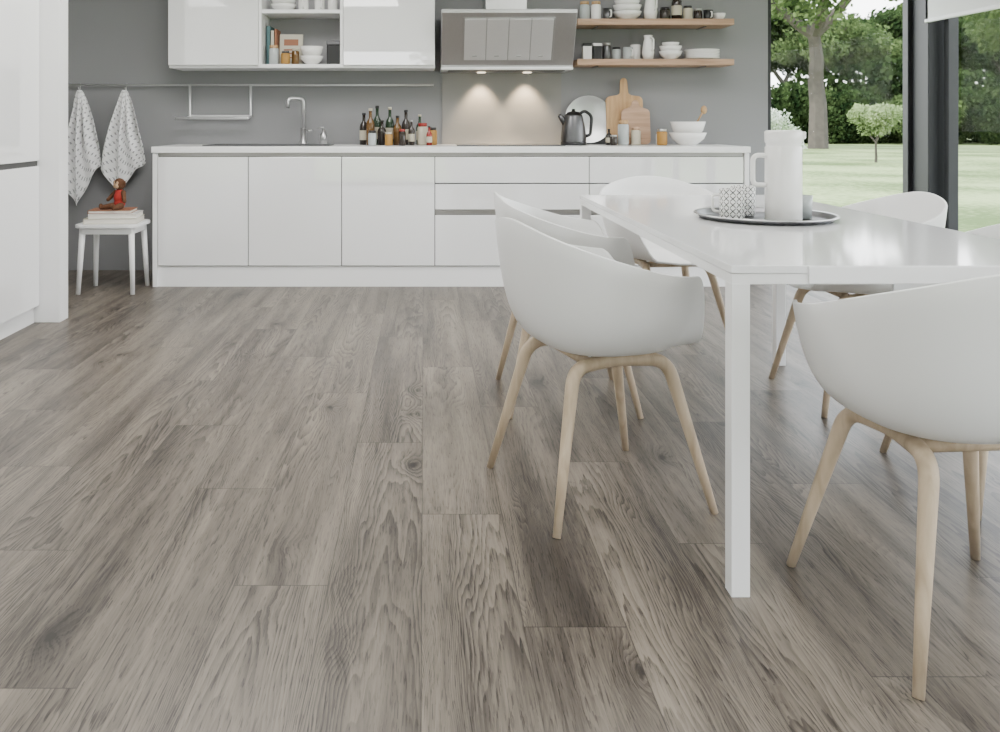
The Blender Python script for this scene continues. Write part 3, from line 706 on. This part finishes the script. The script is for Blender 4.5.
def tree_mesh(name,seed,height,trunk_r,spread,nleaf,leafsize,fork=.45,leafm='leafm',low=0,cl=.10):
    rnd=random.Random(seed); vv=[];ff=[];mi=[]; tips=[]
    def branch(p,d,L,r,lev):
        pts=[p];rad=[r];q=p.copy();dd=d.copy(); n=5
        for i in range(n):
            dd=(dd+Vector((rnd.uniform(-.16,.16),rnd.uniform(-.16,.16),rnd.uniform(-.05,.12)))).normalized()
            q=q+dd*L/n; pts.append(q.copy()); rad.append(r*(1-.42*(i+1)/n))
        v,f=sweep_data(pts,rad,7 if lev<2 else 5,1,Vector((0,1,0)),len(vv),False); vv.extend(v); ff.extend(f); mi.extend([0]*len(f))
        if lev>=3: tips.append(q); return
        k_=3 if lev==0 else rnd.choice((2,3))
        for i in range(k_):
            an=2*math.pi*(i+rnd.random()*.5)/k_
            out=Vector((math.cos(an),math.sin(an),0))
            nd=(dd*.75+out*rnd.uniform(.5,.85)*spread).normalized()
            branch(q.copy(),nd,L*rnd.uniform(.55,.75),r*.6,lev+1)
        if lev>=1: tips.append(q)
    branch(Vector((0,0,-.1)),Vector((.03,0,1)),height*fork,trunk_r,0)
    for _ in range(low):
        an=rnd.random()*6.28; rr=height*rnd.uniform(.22,.34); tips.append(Vector((rr*math.cos(an),rr*math.sin(an),height*rnd.uniform(.46,.6))))
    per=max(10,nleaf//len(tips))
    for tp_ in tips:
        s=height*cl; leaves(vv,ff,mi,tp_,(s*rnd.uniform(.8,1.4),s*rnd.uniform(.8,1.4),s*rnd.uniform(.6,1)),per,leafsize,rnd,1)
    me=bpy.data.meshes.new(name); me.from_pydata(vv,[],ff); me.update()
    me.materials.append(M['bark']); me.materials.append(M[leafm]); me.polygons.foreach_set('material_index',mi); return me
def bush_mesh(name,seed,rx,ry,rz,n,size,lm):
    rnd=random.Random(seed); vv=[];ff=[];mi=[]
    for _ in range(9):
        c=Vector((rnd.uniform(-.7,.7)*rx,rnd.uniform(-.6,.6)*ry,rz*rnd.uniform(.25,.75)))
        leaves(vv,ff,mi,c,(rx*.45,ry*.45,rz*.4),n//9,size,rnd,0)
    me=bpy.data.meshes.new(name); me.from_pydata(vv,[],ff); me.update(); me.materials.append(M[lm]); return me
T1=tree_mesh('tree_a',11,13,.45,1.0,14000,.15,.40,'leafm',11); T2=tree_mesh('tree_b',5,15,.35,.8,11000,.20,.3,'leafd',6); T3=tree_mesh('tree_c',23,12,.25,.9,10000,.17,.3,'leafm',6)
def put(name,me,x,y,s=1,rot=0,z=-.13,parent=None):
    o=bpy.data.objects.new(name,me); COL.objects.link(o); o.location=(x,y,z); o.scale=(s,)*3; o.rotation_euler=(0,0,rot); o.parent=parent; return o
put('park_tree',T1,17.6,38,1,0)
for (x,y,s,rt) in((30.5,40,.9,4.0),): put('park_tree',T1,x,y,s,rt)
rnd=random.Random(4)
B1=bush_mesh('bush_a',1,5,3,4.2,7000,.2,'leafd'); B2=bush_mesh('bush_b',2,4,2.5,3.0,6000,.17,'leafm')
wd=empty('woodland')
x=2
while x<75:
    put('wood_tree',(T2,T2,T3,T2)[rnd.randrange(4)],x+rnd.uniform(-1,1),58+rnd.uniform(-4,6),rnd.uniform(.7,1.0),rnd.random()*6,parent=wd)
    put('undergrowth',(B1,B2,B1)[rnd.randrange(3)],x+rnd.uniform(-1,1),50+rnd.uniform(-1,1),rnd.uniform(.7,1.1),rnd.random()*.5,parent=wd)
    x+=4.2
x=10
while x<80:
    put('wood_tree',(T2,T3,T2)[rnd.randrange(3)],x,78+rnd.uniform(-4,4),rnd.uniform(.8,1.1),rnd.random()*6,parent=wd); x+=8
for (x,y,s) in((20,47.5,.8),(27,46,.9),(31.5,46,.8),(23.5,47.0,.7),(37,46,1)): put('undergrowth',B1 if s<.85 else B2,x,y,s*.9,rnd.random(),parent=wd)
for (x,y,s) in((25.5,52,.85),(22.5,55,1.0)): put('wood_tree',T3 if s<.9 else T2,x,y,s,1.0,parent=wd)
for (x,y) in((42,38),(48,28),(52,18),(54,8),(52,-4)): put('wood_tree',T2 if int(x)%4 else T3,x,y,.9,rnd.random()*6,parent=wd); put('undergrowth',B1,x+4,y-5,1,rnd.random()*3,parent=wd)
for (x,y,s) in((-13,-24,.8),(-5,-27,.9),(2.5,-22,.6),(8,-28,.9),(15,-25,.9),(22,-20,.9)): put('wood_tree',T2 if int(x)%2 else T3,x,y,s,rnd.random()*6,parent=wd); put('undergrowth',B1,x+3,y-3,.8,rnd.random(),parent=wd)
SP=tree_mesh('sapling',31,2.7,.045,.6,4200,.05,.26,'leafl',0,.11); put('young_tree',SP,13.3,25,1.0)
BL=bush_mesh('blossom',8,1.2,1.1,1.9,5000,.06,'blossom'); put('blossom_shrub',BL,9.75,24.5,.8)

# ------------------------------------------------------------ light
w=bpy.data.worlds.new('world'); S.world=w; w.use_nodes=True; nt=w.node_tree; nt.nodes.clear()
o=nn(nt,'ShaderNodeOutputWorld'); bg=nn(nt,'ShaderNodeBackground'); nt.links.new(bg.outputs[0],o.inputs[0])
tc=nn(nt,'ShaderNodeTexCoord'); sp=nn(nt,'ShaderNodeSeparateXYZ'); nt.links.new(tc.outputs['Generated'],sp.inputs[0])
r=nn(nt,'ShaderNodeValToRGB'); r.color_ramp.elements[0].color=(1,1,1,1); r.color_ramp.elements[1].color=(.76,.87,1,1); r.color_ramp.elements[1].position=.8
nt.links.new(sp.outputs[2],r.inputs[0]); nt.links.new(r.outputs[0],bg.inputs[0]); bg.inputs[1].default_value=8.2
sl=bpy.data.lights.new('sun','SUN'); sl.energy=7; sl.angle=.02; sl.color=(1,.95,.85)
so=bpy.data.objects.new('sun',sl); COL.objects.link(so); so.rotation_euler=Vector((.62,.12,-.78)).to_track_quat('-Z','Y').to_euler()

# ------------------------------------------------------------ camera
cd=bpy.data.cameras.new('camera'); cam=bpy.data.objects.new('camera',cd); COL.objects.link(cam)
cam.location=(0,0,1.06); cam.rotation_euler=(math.radians(90),0,0)
cd.sensor_width=36; cd.lens=30.6; cd.shift_x=.076; cd.shift_y=-.244; cd.clip_end=300; cd.clip_start=.05
S.camera=cam
